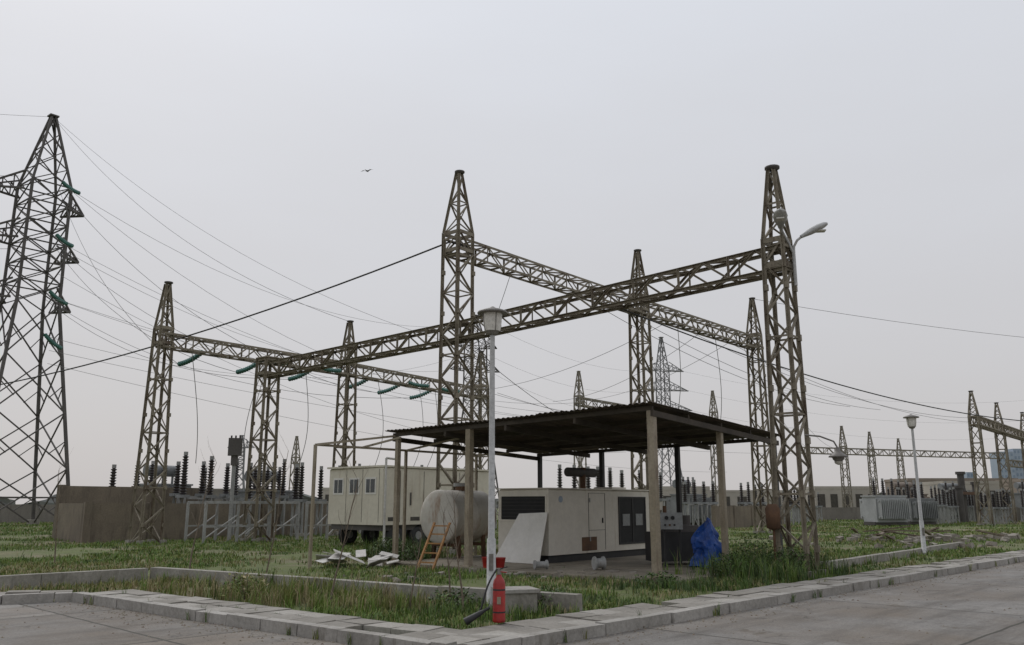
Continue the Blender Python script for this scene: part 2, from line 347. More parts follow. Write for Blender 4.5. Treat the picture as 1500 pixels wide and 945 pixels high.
# transmission pylons
def pylon(name,x,y,H,zp,zw,sb,sw,mat,leg,br,arms,rot,adir,nb=4):
    mb=MB(); column(mb,x,y,0,zw,sb,sw,rot,nb,leg,br,mat,'X',horiz=False); column(mb,x,y,zw,zp,sw,sw*.95,rot,6,leg*.9,br*.85,mat,'X')
    column(mb,x,y,zp,H,sw*.95,.3,rot,4,leg*.8,br*.8,mat,'X',horiz=False); mb.box((x,y,H+.05),(.7,.7,.12),mat,rz=rot)
    c=corners(x,y,.2,sb,rot)
    for q in c: mb.box(q,(.7,.7,.5),concr,rz=rot)
    for i in range(nb):
        z0=zw*i/nb; s0=sb+(sw-sb)*i/nb; z1=zw*(i+.5)/nb; s1=sb+(sw-sb)*(i+.5)/nb
        a=corners(x,y,z0,s0,rot); b=corners(x,y,z1,s1,rot)
        for k in range(4):
            m=(b[k]+b[(k+1)%4])/2; mb.bar(a[k].lerp(m,.5),b[k],br*.6,mat); mb.bar(a[(k+1)%4].lerp(m,.5),b[(k+1)%4],br*.6,mat)
            if i==0: mb.bar(b[k],b[(k+1)%4],br*.8,mat)
    tips=[]
    ad=V(adir).normalized(); sd_=V((-ad.y,ad.x,0))
    for z,l,sg in arms:
        dd=ad*sg; o=V((x,y,z)); tip=o+dd*(l+sw*.6); tips.append(tip)
        for q in (-1,1):
            r0=o+dd*sw*.5+sd_*q*sw*.45; r1=r0+V((0,0,1.5))
            mb.bar(r0,tip,leg*.7,mat); mb.bar(r1,tip,leg*.6,mat)
            for t in (.25,.5,.75): mb.bar(r0.lerp(tip,t),r1.lerp(tip,t),br*.7,mat); mb.bar(r0.lerp(tip,t-.25),r1.lerp(tip,t),br*.7,mat)
        for t in (.2,.45,.7):
            mb.bar((o+dd*sw*.5+sd_*sw*.45).lerp(tip,t),(o+dd*sw*.5-sd_*sw*.45).lerp(tip,t),br*.7,mat)
    mb.build(name); return tips
PX,PY=-38.,65.
tips=pylon('transmission_pylon',PX,PY,33.,26.8,17.,6.8,3.1,darksteel,.21,.11,[(26.,2.6,1),(22.,3.,1),(17.2,3.,1),(25.,1.2,-1),(21.,1.2,-1),(16.8,1.,-1)],GR,(-.8,-.6,0))
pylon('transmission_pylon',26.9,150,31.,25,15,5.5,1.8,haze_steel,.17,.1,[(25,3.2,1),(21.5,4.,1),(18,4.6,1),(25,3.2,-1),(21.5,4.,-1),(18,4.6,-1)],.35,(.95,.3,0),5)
pylon('transmission_pylon',-4.6,105,25,21,13,5.,2.2,darksteel,.14,.08,[(21,1.6,1),(18,2,1),(21,1.6,-1),(18,2,-1)],.5,(.9,.4,0))
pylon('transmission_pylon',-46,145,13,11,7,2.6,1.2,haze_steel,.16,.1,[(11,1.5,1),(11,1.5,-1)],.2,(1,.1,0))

# ------------------------------------------------------------------ insulators & wires
def sagpts(p,q,sag,n=14):
    p=V(p);q=V(q); return [p.lerp(q,t/n)-V((0,0,sag*4*(t/n)*(1-t/n))) for t in range(n+1)]
def wire(name,paths,r,mat=wirem):
    cu=bpy.data.curves.new(name,'CURVE'); cu.dimensions='3D'; cu.bevel_depth=r; cu.bevel_resolution=1; cu.materials.append(mat)
    for pts in paths:
        s=cu.splines.new('POLY'); s.points.add(len(pts)-1)
        for i,p in enumerate(pts): s.points[i].co=(*p,1)
    o=bpy.data.objects.new(name,cu); scene.collection.objects.link(o); return o
def istring(p,d,L=1.9,r=.13,n=10,mat=green_g):
    mb=MB(); p=V(p); d=V(d).normalized(); st=L/n
    pos=p.copy(); dd=d.copy()
    for i in range(n):
        mb.rev(pos,dd,[(0,.02),(st*.3,.035),(st*.42,r),(st*.52,r*.9),(st*.6,.03),(st,.02)],mat,9)
        pos+=dd*st; dd=(dd+V((0,0,.035))).normalized()
    mb.build('insulator_string'); return pos
ub=(V((*Vp,0))-V((*Wp,0))).normalized(); nb=V((ub.y,-ub.x,0))
paths=[]
for k,(a,b,t) in enumerate([(Wp,Vp,.2),(Wp,Vp,.5),(Wp,Vp,.8),(Vp,Xp,.16),(Vp,Xp,.38),(Vp,Xp,.62)]):
    s=V((*a,8.6)).lerp(V((*b,8.6)),t)
    e=istring(s-nb*.3,(-nb.x*.95,-nb.y*.95,-.36),2.1,.13,11)
    tgt=V((PX,PY,26.8-4.6*(k%3)))+V((1.5,-.6+.6*(k//3),-.3))
    paths.append(sagpts(e,tgt,1.6+.5*(k//3)))
    f=istring(s+nb*.3,(nb.x*.9,nb.y*.9,-.32),1.7,.12,9) if k in (1,2,4,5) else None
wire('power_line',paths,.015)
for z,dx,dy in ((27,.95,-.3),(22.6,.95,-.35),(18.,.95,-.3),(14.6,.9,-.3)):
    e=istring((PX+2.1,PY-1.2,z-.2),(dx,dy,-.85),2.2,.17,11)
for t in tips[:3]: istring(t,(.5,-.6,-.5),2.6,.18,12); istring(t,(-.9,-.2,.05),2.4,.18,12)
pt=V((PX,PY,33.))
wire('earth_wire',[sagpts(pt,(*Vp,11.4),2.2,20),sagpts(pt,(*Xp,11.6),2.5,20),sagpts(pt,(-75,60,35.5),.8),sagpts((*Np,13.6),(60,66,13.5),.8)],.012)
wire('power_line',[sagpts(V((PX+3,PY-2,z)),(x,y,zz),s,20) for z,x,y,zz,s in
  ((26,6.2,78,10.8,5),(21.5,14,88,10.8,4),(17,21,98,10.8,3.),(14,-6,105,20,3),(26,-4,105,24,4),(21,-8,105,18,3),(13,36,110,8,2),(17,40,115,12,4),(12,30,120,6,2),(19,12,90,7,4))],.015,wirel)
wire('power_line',[sagpts(t,(-90,55,t.z+2),1.2) for t in tips[:3]]+[sagpts((-80,60,z),(PX-1,PY-2,z-3),1) for z in (30,24,19,15)],.018)
wire('power_line',[sagpts(a,b,s) for a,b,s in (
 ((-3,105,24),(26,150,25),2),((-3,105,20),(24,150,21.5),2),((-3,105,18),(22,150,18),2),((30,150,25),(120,170,24),4),((31,150,21.5),(120,170,20),4),((31,150,18),(120,170,17),4),
 ((2,34.4,10.7),(24,60,8.4),1),((4,37,10.7),(27,62,8.4),1),((8,41.6,10.7),(-2.05,55.8,9),.6),((10.2,44.3,10.7),(3,62,9),.8),((12.5,46.8,10.7),(6.2,78,11),.8),
 ((36.5,67,8.3),(8,42,10.7),1.2),((40,71,8.3),(12,47,10.7),1.2),((-2,30,7.6),(8,60,6),.8),((-2.,55.8,9),(21.9,92,11),1.2),((-1,57,9),(24,96,11),1.4),((14.3,49,10.9),(38,98,8),2),((13,47.5,10.9),(35,98,8),2),((0,32.3,10.7),(-4,60,8.8),.8))],.012)
wire('overhead_cable',[sagpts((-2.3,29.9,11.1),(-33.5,48.5,7.7),.8,20),[V((-2.3,29.9,11.1)),V((-1.6,30.2,11.0))],
   sagpts((4.6,37.9,10.6),(42,64,7.6),1.3,24)],.033,rubber)
def drop(a,b,bow,n=12):
    a=V(a);b=V(b);o=V(bow); return [a.lerp(b,t/n)+o*math.sin(math.pi*t/n) for t in range(n+1)]
wire('drop_conductor',[drop((-14.6,38,8.5),(-15.5,42,3.6),(.2,0,-.4)),drop((-12.3,41.5,8.4),(-13.8,44,3.8),(-.3,0,-.3)),drop((-12.1,41.4,8.4),(-13.4,44,3.8),(-.3,0,-.3)),
   drop((-10.6,43,8.4),(-11.4,46,3.8),(.3,0,-.4)),drop((-7.5,47,8.4),(-8,50,3.8),(.4,0,-.3)),drop((-5.5,50,8.4),(-6,52,3.8),(.4,0,-.3)),
   drop((8.5,42.5,10.5),(8.,46,3.6),(.5,0,-.3)),drop((11,45,10.5),(11.5,50,3.6),(.5,0,-.3)),drop((-4.7,51.5,8.4),(-5.4,54,3.8),(.4,0,-.3))],.017,wirel)

# substation equipment
def shedcol(mb,x,y,z0,z1,r,mat=porc,n=None):
    n=n or max(5,int((z1-z0)/.13)); st=(z1-z0)/n; prof=[]
    for i in range(n):
        k=r*(1-.25*i/n); prof+=[(i*st,k*.55),(i*st+st*.45,k),(i*st+st*.6,k*.95),(i*st+st*.75,k*.55)]
    prof.append((z1-z0,r*.4)); mb.rev((x,y,z0),(0,0,1),prof,mat,9)
    mb.cyl((x,y,z1),(x,y,z1+.18),r*.55,galv,n=8)
def breaker(x,y,n=3,sp=1.3,zb=1.9,zt=3.7,r=.17,dirv=U2,stand=galv):
    mb=MB(); d=V(dirv)
    for i in range(n):
        p=V((x,y,0))+d*sp*i
        for s in (-1,1):
            mb.bar(p+W2*.22*s,p+W2*.2*s+V((0,0,zb-.15)),.09,stand)
        mb.bar(p+W2*.22,p-W2*.2+V((0,0,zb-.2)),.05,stand); mb.bar(p-W2*.22+V((0,0,.1)),p+W2*.2+V((0,0,zb*.55)),.05,stand)
        mb.box((p.x,p.y,zb-.08),(.5,.5,.15),greyeq,rz=GR)
        shedcol(mb,p.x,p.y,zb,zt+random.uniform(-.15,.15),r)
        if i: mb.bar(V((p.x,p.y,zb-.18))-d*sp,(p.x,p.y,zb-.18),.08,stand)
    mb.box((x,y,.08),(.6,.6,.2),concr,rz=GR)
    return mb.build('circuit_breaker')
for x,y,n,zb,zt in ((-20.4,44,2,1.9,3.6),(-17.5,45,3,2.2,3.7),(-16.2,42.5,3,2.1,3.9),(-14.2,44,3,2.1,3.9),(-12.8,42,3,1.9,3.4),(-11.,45,3,1.9,3.5),(-9.4,47,3,2.,3.6),(-19,47,3,2,3.6),
   (-6.5,52,3,2,3.7),(-3,55,3,2,3.7),(2.5,45,3,2,3.6),(5,50,3,2,3.6),(8,54,3,2.,3.5),(12,60,4,1.8,3.1),(17,64,4,1.8,3.),(22,70,4,1.6,2.7),(31,72,4,1.6,2.9),(34,70,4,1.6,2.9),(37,74,4,1.5,2.8),(42,80,4,1.5,2.8),(46,78,4,1.4,2.7),(27,80,4,1.5,2.6),
   (38,70,4,1.4,2.5),(41,73,4,1.4,2.7),(50,88,4,1.6,3.),(35,78,5,1.6,3.),(24,76,4,1.6,2.9)):
    breaker(x,y,n,1.25+random.uniform(-.1,.25),zb,zt,random.choice([.15,.17,.2]))
def transformer(x,y,L,Wd,H,mat,rot=GR,cons=True):
    mb=MB(); R=Matrix.Rotation(rot,3,'Z')
    def P(a,b,c): return V((x,y,c))+R@V((a,b,0))
    mb.box(P(0,0,H*.5+.3),(L,Wd,H),mat,rz=rot); mb.box(P(0,0,H+.34),(L*1.06,Wd*1.08,.1),mat,rz=rot)
    mb.box(P(0,0,.2),(L*1.1,Wd*.8,.25),darksteel,rz=rot)
    for i in range(int(L/.16)):
        for s in (-1,1): mb.box(P(-L/2+.12+i*.16,s*(Wd/2+.25),H*.5+.35),(.05,.44,H*.78),mat,rz=rot)
    for s in (-1,1):
        for z in (H*.2+.3,H*.82+.3): mb.cyl(P(-L/2,s*(Wd/2+.25),z),P(L/2,s*(Wd/2+.25),z),.07,mat)
    for i in range(3): 
        p=P(-L*.3+i*L*.3,0,0); shedcol(mb,p.x,p.y,H+.38,H+1.5,.17)
    if cons:
        mb.cyl(P(-L*.35,Wd*.35,H+1.15),P(L*.35,Wd*.35,H+1.15),.33,mat,n=16)
        for s in (-.3,.3): mb.bar(P(L*s,Wd*.35,H+.3),P(L*s,Wd*.35,H+.9),.1,mat)
    return mb.build('power_transformer')
transformer(-20.2,50,2.6,1.5,2.4,greyeq); transformer(-13.5,47.5,2.6,1.5,2.,greyeq)
transformer(28.6,66.5,2.7,1.6,1.9,paleeq,rot=.25,cons=False); transformer(32.2,69,2.2,1.5,1.7,greyeq,rot=.25,cons=False)
transformer(13.5,66,2.6,1.6,2.,greyeq); transformer(44,86,3.,1.8,2.2,greyeq,rot=.3); transformer(37.5,82,3.,1.8,2.2,brown_b,rot=.3); transformer(54,90,3.,1.8,2.4,greyeq,rot=.3)
mb=MB(); mb.box((-12.9,39.8,4.25),(.62,.5,.8),darksteel,rz=.3); mb.cyl((-12.9,39.8,3.85),(-12.9,39.8,3.4),.16,darksteel); mb.cyl((-12.9,39.8,0),(-12.9,39.8,3.4),.09,galv)
for s in (-.2,0,.2): mb.cyl((-12.9+s,39.8,4.65),(-12.9+s,39.8,4.78),.04,porc)
mb.build('current_transformer')
def bund(a,b,h,t=.22,mat=brownw,name='concrete_wall'):
    mb=MB(); a=V(a);b=V(b); d=b-a;T=d.length;d.normalize();rz=math.atan2(d.y,d.x);k=max(1,round(T/3.));l=T/k
    for i in range(k):
        c=a+d*l*(i+.5); mb.box((c.x,c.y,h/2),(l-.02,t,h),mat,rz=rz); mb.box((c.x-d.x*l/2,c.y-d.y*l/2,h/2+.02),(.3,t+.1,h+.06),mat,rz=rz)
    mb.build(name)
bund((-18.6,38,0),(-9.8,50,0),1.68); bund((-18.6,38,0),(-21.5,41.2,0),1.68); bund((-21.5,41.2,0),(-17,47,0),2.5)
bund((-19.9,46,0),(-23.,44.,0),2.3); bund((-9.8,50,0),(-4,58,0),1.6); bund((-75,62,0),(-26,85,0),1.6,mat=greyw); bund((14,60,0),(21.5,69,0),1.5); bund((10,66,0),(24,80,0),1.2); bund((30,92,0),(60,80,0),1.3,mat=greyw)
for i,(a,b) in enumerate((((-14.4,38.5),(-11.6,41.8)),((-13.,36.8),(-9.9,40.2)),((-9.3,39.3),(-7.,42)))):
    mb=MB(); a=V((*a,0));b=V((*b,0)); n=3
    for k in range(n+1):
        p=a.lerp(b,k/n); mb.bar(p,p+V((0,0,1.75)),.1,galv)
        if k: q=a.lerp(b,(k-1)/n); mb.bar(q+V((0,0,.2)),p+V((0,0,1.2)),.045,galv)
    mb.bar(a+V((0,0,1.72)),b+V((0,0,1.72)),.12,galv); mb.bar(a+V((0,0,.7)),b+V((0,0,.7)),.06,galv)
    mb.build('steel_support_frame')
mb=MB()
for x,y,h in ((41.2,79,4.3),(39.9,77,3.),(43.,80,3.4)): mb.cyl((x,y,0),(x,y,h),.3,darksteel); mb.cyl((x,y,h),(x,y,h+.25),.42,darksteel)
mb.bar((39.9,77,2.6),(43,80,2.6),.25,rust); mb.build('pipe_stack')

# ------------------------------------------------------------------ far buildings
def bldg(name,x,y,w_,d_,h,mat,win,fl,nw,rz=0.):
    mb=MB(); mb.box((x,y,h/2),(w_,d_,h),mat,rz=rz); mb.box((x,y,h+.15),(w_*1.01,d_*1.01,.4),mat,rz=rz)
    R=Matrix.Rotation(rz,3,'Z')
    for f in range(fl):
        for i in range(nw):
            c=V((x,y,0))+R@V((-w_/2+w_*(i+.5)/nw,-d_/2,0)); mb.box((c.x,c.y,h*(f+.55)/fl),(w_/nw*.55,.12,h/fl*.5),win,rz=rz)
    mb.build(name)
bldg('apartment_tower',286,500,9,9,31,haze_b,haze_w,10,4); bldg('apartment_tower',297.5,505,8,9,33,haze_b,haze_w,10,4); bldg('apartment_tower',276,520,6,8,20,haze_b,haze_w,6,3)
bldg('brick_building',66,130,16,8,5.,brown_b,seam,1,7); bldg('office_building',48,128,9,8,3.8,cream_b,seam,1,5); bldg('office_building',86,140,16,8,4.2,cream_b,seam,1,6)
bldg('office_building',57,110,7,6,4.1,cream_b,seam,1,3); bldg('office_building',72,118,8,6,4.6,brown_b,seam,1,4)
bldg('office_building',17,92,7,5,3.1,cream_b,seam,1,4); bldg('office_building',36,150,20,8,3.6,cream_b,seam,1,7); bldg('warehouse',-60,160,30,10,4.,greyw,seam,1,8); bldg('warehouse',-20,150,24,10,4.,cream_b,seam,1,8); bldg('warehouse',8,160,20,10,4.,brown_b,seam,1,8)
bldg('warehouse',150,240,50,10,7.,cream_b,seam,2,14)
mb=MB(); x=-420
while x<420:
    w_=random.uniform(5,16); h=random.uniform(2.5,6.5); y=330+random.uniform(-15,15)
    vs=[(x-w_*.7,y,0)]+[(x-w_*.7+1.4*w_*k/8,y+random.uniform(-2,2),h*(.55+.45*math.sin(math.pi*k/8))*random.uniform(.8,1.1)) for k in range(9)]+[(x+w_*.7,y,0)]
    mb.add(vs,[tuple(range(len(vs)))],hills); x+=w_*.8
mb.build('distant_trees')

# ------------------------------------------------------------------ canopy
cz=lambda a,b:3.74-.15*(a/8.8)-.30*(b/6.9)
def CP(a,b,dz=0): return C0+W2*a+U2*b+V((0,0,cz(a,b)+dz))
cp=MB()
ns=11; sw=8.9/ns
for si in range(ns):
    for bi in range(3):
        a0=-.05+si*sw; b0=-.15+bi*2.4+random.uniform(-.09,.05); b1=b0+2.5; k=18; vs=[];fs=[]
        tilt=random.uniform(-.02,.02)
        for j in range(k+1):
            a=a0+(sw+.04)*j/k; zz=.022*math.sin(j/k*sw/.16*2*math.pi)+.008*(bi)+tilt*j/k+.006*(si%2)
            for b in (b0,b1): vs.append(CP(a,b,zz+.09+random.uniform(-.002,.002)))
        for j in range(k): fs.append((2*j,2*j+1,2*j+3,2*j+2))
        cp.add(vs,fs,rustroof)
        vs2=[v+V((0,0,.006)) for v in vs]; cp.add(vs2,fs,rustroof)
for b in (.05,1.7,3.4,5.1,6.75): cp.bar(CP(.05,b),CP(8.75,b),.06,darkwood,h=.1)
for a in (.05,2.2,4.4,6.6,8.7): cp.bar(CP(a,.0,-.12),CP(a,6.85,-.12),.07,darkwood,h=.13)
for a,b,m,wd in ((.12,.1,beige,.16),(5.75,.1,beige,.16),(8.6,.1,beige,.12),(.12,3.4,beige,.13),(.12,6.7,blackpost,.13),(3.2,6.7,blackpost,.13),(6,6.7,blackpost,.13),(8.6,6.7,blackpost,.12)):
    p=CP(a,b); cp.bar((p.x,p.y,0),(p.x,p.y,p.z-.05),wd,m,h=wd)
    cp.box((p.x,p.y,.09),(wd*1.9,wd*1.9,.04),m,rz=GR)
cp.build('corrugated_canopy')
fr=MB(); P1=V((-5.25,22.8,0)); zf=3.2
for p in (P1,P1+U2*3.3,P1+U2*6.4): fr.bar(p,p+V((0,0,zf)),.07,beige)
Pz=V((0,0,zf)); rc=CP(8.7,.1)
fr.bar(P1+Pz,P1+U2*6.4+Pz,.06,beige); fr.bar(P1+Pz,V((-3.35,24.35,3.55)),.06,beige); fr.bar(P1+U2*3.3+Pz,P1+U2*3.3-W2*2.2+Pz+V((0,0,.25)),.05,beige); fr.bar(P1+U2*6.4+Pz,P1+U2*6.4-W2*1.4+Pz,.05,beige)
fr.bar(P1+Pz+U2*1.6,P1+U2*1.6+Pz-W2*1.6+V((0,0,.2)),.05,beige)
fr.build('steel_pergola_frame')

# ------------------------------------------------------------------ generator enclosure
def panelbox(mb,o,du,dw,L,Wd,z0,z1,mat,bev=.04):
    o=V(o)
    b=bev; ring=lambda i,z:[o+du*i+dw*i+V((0,0,z)),o+du*(L-i)+dw*i+V((0,0,z)),o+du*(L-i)+dw*(Wd-i)+V((0,0,z)),o+du*i+dw*(Wd-i)+V((0,0,z))]
    vs=ring(0,z0)+ring(0,z1-b)+ring(b,z1); fs=[(0,3,2,1),(8,9,10,11)]
    for k in range(4):
        j=(k+1)%4; fs+=[(k,j,4+j,4+k),(4+k,4+j,8+j,8+k)]
    mb.add(vs,fs,mat)
def rectp(mb,o,d,n,a0,a1,z0,z1,mat,off=.006,t=.012):
    c=V(o)+d*(a0+a1)/2+n*(off); mb.box((c.x,c.y,(z0+z1)/2),(abs(a1-a0),t,z1-z0),mat,rz=math.atan2(d.y,d.x))
G0=V((1.0,23.7,0)); ge=MB(); GL,GW=5.3,1.85
panelbox(ge,G0,U2,W2,GL,GW,.28,2.06,genw)
c=G0+U2*GL/2+W2*GW/2; ge.box((c.x,c.y,2.075),(GL+.08,GW+.08,.03),genw,rz=GR)
ge.box((c.x,c.y,.16),(GL*.98,GW*.92,.22),blackpost,rz=GR)
nf=-W2; ne=-U2
rectp(ge,G0,W2,ne,.12,1.72,1.22,1.86,black,.002,.02)
for z in (1.3,1.4,1.5,1.6,1.7,1.79): 
    c=G0+W2*.92+ne*.018; ge.box((c.x,c.y,z),(1.55,.03,.022),blackpost,rz=math.atan2(W2.y,W2.x))
for a0,a1,z0,z1 in ((.06,1.78,1.86,1.91),(.06,1.78,1.17,1.22),(.06,.11,1.22,1.86),(1.73,1.78,1.22,1.86)): rectp(ge,G0,W2,ne,a0,a1,z0,z1,genw,.008,.02)
for a in (1.9,2.75): rectp(ge,G0,U2,nf,a,a+.014,.34,1.96,seam,.003,.01)
rectp(ge,G0,U2,nf,1.9,2.76,1.955,1.965,seam,.003,.01); rectp(ge,G0,U2,nf,1.9,2.76,.9,.91,seam,.003,.01)
rectp(ge,G0,U2,nf,3.55,5.0,.5,1.82,black,.002,.02)
for a0,a1,z0,z1 in ((3.49,5.06,1.82,1.87),(3.49,5.06,.45,.5),(3.49,3.55,.5,1.82),(5.,5.06,.5,1.82),(4.25,4.31,.5,1.82)): rectp(ge,G0,U2,nf,a0,a1,z0,z1,blackpost,.012,.03)
for a in (3.7,4.45): rectp(ge,G0,U2,nf,a,a+.4,1.0,1.35,greyeq,.014,.02)
rectp(ge,G0,U2,nf,1.55,2.3,.34,.72,rust,.004,.008)
for a in (2.6,): rectp(ge,G0,U2,nf,a,a+.03,1.1,1.25,black,.014,.03)
for a in (1.91,):
    for z in (.6,1.7): rectp(ge,G0,U2,nf,a+.03,a+.07,z,z+.12,galv,.012,.02)
c=G0+U2*.55; ge.rev(V((c.x,c.y,1.78)),nf,[(0,.09),(.012,.09)],haze_b,16)
c=G0+U2*2.9+W2*.9; ge.cyl((c.x,c.y,2.04),(c.x,c.y,2.75),.09,rust); ge.cyl((c.x-.5,c.y-.5,2.6),(c.x+.4,c.y+.5,2.6),.14,darksteel,n=14)
c=G0+U2*4.4+W2*.9; ge.box((c.x,c.y,2.13),(.8,.7,.08),genw,rz=GR)
ge.build('generator_enclosure')
bd=MB(); f0=G0+ne*.06; b0=G0+ne*.55
q=[b0+W2*(-.1)+V((0,0,.09)),b0+W2*1.55+V((0,0,.09)),f0+W2*1.0+V((0,0,1.38)),f0+W2*(-.02)+V((0,0,1.42))]
th=V((ne.x,ne.y,.4)).normalized()*.02
bd.add(q+[v+th for v in q],[(0,1,2,3),(7,6,5,4),(0,4,5,1),(1,5,6,2),(2,6,7,3),(3,7,4,0)],whitep); bd.build('leaning_board')

# trailer cabin
T0=V((-5.0,33.4,0)); tr=MB(); TL,TW=6.2,3.4
panelbox(tr,T0,U2,W2,TL,TW,.85,3.08,trailer,.06)
c=T0+U2*TL/2+W2*TW/2; tr.box((c.x,c.y,3.1),(TL+.12,TW+.12,.07),trailer,rz=GR)
tr.box((c.x,c.y,.74),(TL*.97,TW*.9,.2),darksteel,rz=GR)
for k in range(3):
    a=.4+k*1.02
    rectp(tr,T0,W2,ne,a,a+.66,2.02,2.68,whitep,.006,.03); rectp(tr,T0,W2,ne,a+.07,a+.59,2.09,2.61,glassd,.02,.02); rectp(tr,T0,W2,ne,a+.315,a+.345,2.09,2.61,whitep,.034,.012)
    rectp(tr,T0,W2,ne,a-.18,a-.165,.95,3.0,seam,.003,.01)
for a in (.9,2.2,3.,4.3): rectp(tr,T0,U2,nf,a,a+.02,.95,2.95,seam,.003,.01)
for a in (1.45,2.9): rectp(tr,T0,U2,nf,a,a+.05,1.6,2.1,darksteel,.02,.04)
for a in (.3,1.5): rectp(tr,T0,U2,nf,a,a+.5,1.0,1.15,seam,.004,.01)
for a in (.9,2.1,4.6,5.5):
    for b in (.15,TW-.35): p=T0+U2*a+W2*b+V((0,0,.42)); tr.rev(p,W2,[(0,.28),(.02,.42),(.22,.42),(.24,.28)],rubber,18); tr.rev(p-W2*.01,W2,[(0,.16),(.02,.16)],galv,12)
p=T0-W2*.15+V((0,0,0)); tr.cyl((p.x,p.y,.05),(p.x,p.y,3.4),.045,whitej); tr.cyl((p.x,p.y,3.4),(p.x+.5,p.y+.3,3.35),.045,whitej)
tr.build('trailer_cabin')

# fuel tank
tk=MB(); o=V((-2.2,26.0,1.28)); R_=.78
tk.rev(o,U2,[(-.13,.02),(-.12,.35),(-.08,.6),(-.03,.73),(0,R_),(.02,R_+.012),(.06,R_+.012),(.07,R_),(.9,R_),(.91,R_+.012),(.95,R_+.012),(.96,R_),(1.75,R_),(1.85,.62),(1.9,.1)],tankm,40)
for t in (.35,1.45):
    p=o+U2*t
    for s in (-1,1): tk.bar((p.x+W2.x*s*.55,p.y+W2.y*s*.55,0),(p.x+W2.x*s*.5,p.y+W2.y*s*.5,.8),.1,rust)
    tk.bar((p.x+W2.x*.6,p.y+W2.y*.6,.45),(p.x-W2.x*.6,p.y-W2.y*.6,.45),.09,rust)
p=o+U2*1.; tk.cyl(p+V((0,0,.74)),p+V((0,0,.93)),.2,rust,n=16); tk.cyl(p+V((0,0,.9)),p+V((0,0,1.0)),.26,galv,n=16); tk.cyl(p+V((.3,.3,.6)),p+V((.3,.3,1.5)),.03,rust)
tk.build('fuel_tank')

# control panel + dark machine + tarp
mc=MB(); c=V((4.15,22.6,0))
mc.box((c.x,c.y,1.22),(.56,.3,.42),greyeq,rz=-.2); 
for i in range(3): mc.rev((c.x-.16+i*.16,c.y-.155,1.3),(.0,-1,0),[(0,.05),(.02,.05)],black,12)
for i in range(4): mc.box((c.x-.2+i*.12,c.y-.16,1.12),(.05,.02,.05),rust if i%2 else black,rz=-.2)
for s in (-.2,.2): mc.cyl((c.x+s,c.y,0),(c.x+s,c.y,1.02),.03,blackpost)
mc.build('control_panel')
mc=MB(); mc.box((4.4,23.4,.55),(1.5,.7,.75),blackpost,rz=.3); mc.box((4.4,23.4,1.0),(1.1,.5,.18),darksteel,rz=.3)
for i in range(8): mc.box((3.8+i*.16,23.0+i*.045,.55),(.03,.05,.6),darksteel,rz=.3)
mc.cyl((4.1,23.3,1.1),(4.1,23.3,1.6),.05,rust); mc.cyl((4.7,23.5,1.1),(4.7,23.5,1.35),.12,darksteel)
for s in (-.6,.6): mc.cyl((4.4+s,23.3+s*.3,.0),(4.4+s,23.3+s*.3,.2),.1,rubber)
mc.build('diesel_pump')
tp=MB(); vs=[];fs=[]; n=64; rows=26
for j in range(rows+1):
    t=j/rows
    for i in range(n):
        th=2*math.pi*i/n; cx_,sy_=math.cos(th),math.sin(th)
        fold=1+.16*t*math.sin(th*5+t*4)+.5*(noise.noise(V((cx_*1.6,sy_*1.6,t*2.2))))+.22*noise.noise(V((cx_*5,sy_*5,t*7)))
        r=(.14+.26*t**.6)*fold; lob=.5+.5*math.cos(th-.3)
        vs.append(V((4.92+r*1.15*cx_+.22*t**2,22.35+r*.8*sy_,max(.06,(1.2-.35*(1-lob))*(1-t)**.85+.08+.10*noise.noise(V((th,t*6,3)))))))
for j in range(rows):
    for i in range(n): k=(i+1)%n; fs.append((j*n+i,j*n+k,(j+1)*n+k,(j+1)*n+i))
fs.append(tuple(range(n))); tp.add(vs,fs,tarp,False); tp.build('blue_tarpaulin')

# ------------------------------------------------------------------ ladder, scrap, small things
ld=MB(); a=V((-2.42,22.4,.02));b=V((-2.0,22.15,.02)); tpv=V((.38,.55,1.15))
ld.bar(a,a+tpv,.05,orange); ld.bar(b,b+tpv,.05,orange)
for t in (.15,.35,.55,.75,.93): ld.bar(a+tpv*t,b+tpv*t,.035,orange)
ld.build('wooden_ladder')
sc=MB()
for i in range(12):
    sc.box((-4.2+random.uniform(-.9,1.1),23.6+random.uniform(-.6,.6),.08+random.uniform(0,.26)),(random.uniform(.35,.95),random.uniform(.25,.5),.012),whitej,rz=random.uniform(0,3),rx=random.uniform(-.6,.6),ry=random.uniform(-.4,.4))
sc.build('scrap_panels')
bk=MB(); bk.rev((-.62,22.,.08),(0,0,1),[(0,.10),(.26,.14),(.27,.15),(.25,.135),(.02,.09)],red,16); bk.rev((-.3,22.1,.08),(0,0,1),[(0,.10),(.24,.14),(.25,.15),(.23,.135),(.02,.09)],red,16); bk.build('red_bucket')
for (x,y,r,l) in ((.55,21.6,.11,.3),(2.0,21.4,.16,.22)):
    dm=MB(); dm.rev((x,y,r+.08),(.9,.3,0),[(0,r),(.03,r),(.04,r*.7),(l,r*.7),(l+.01,r),(l+.04,r)],galv,16); dm.build('cable_spool')
def stones(name,cx,cy,n,sx_,sy_,s0,s1,mat):
    mb=MB()
    for i in range(n):
        x=random.gauss(cx,sx_);y=random.gauss(cy,sy_);s=random.uniform(s0,s1)
        vs=[];fs=[(0,1,2,3),(4,5,6,7),(0,1,5,4),(1,2,6,5),(2,3,7,6),(3,0,4,7)]
        rz=random.uniform(0,3); M=Matrix.Rotation(rz,3,'Z')@Matrix.Rotation(random.uniform(-.4,.4),3,'X')
        for z in (-1,1):
            for a,b in ((-1,-1),(1,-1),(1,1),(-1,1)): vs.append(V((x,y,s*.2))+M@V((a*s*random.uniform(.35,.6),b*s*random.uniform(.3,.5),z*s*random.uniform(.2,.35))))
        mb.add(vs,fs,mat)
    mb.build(name)
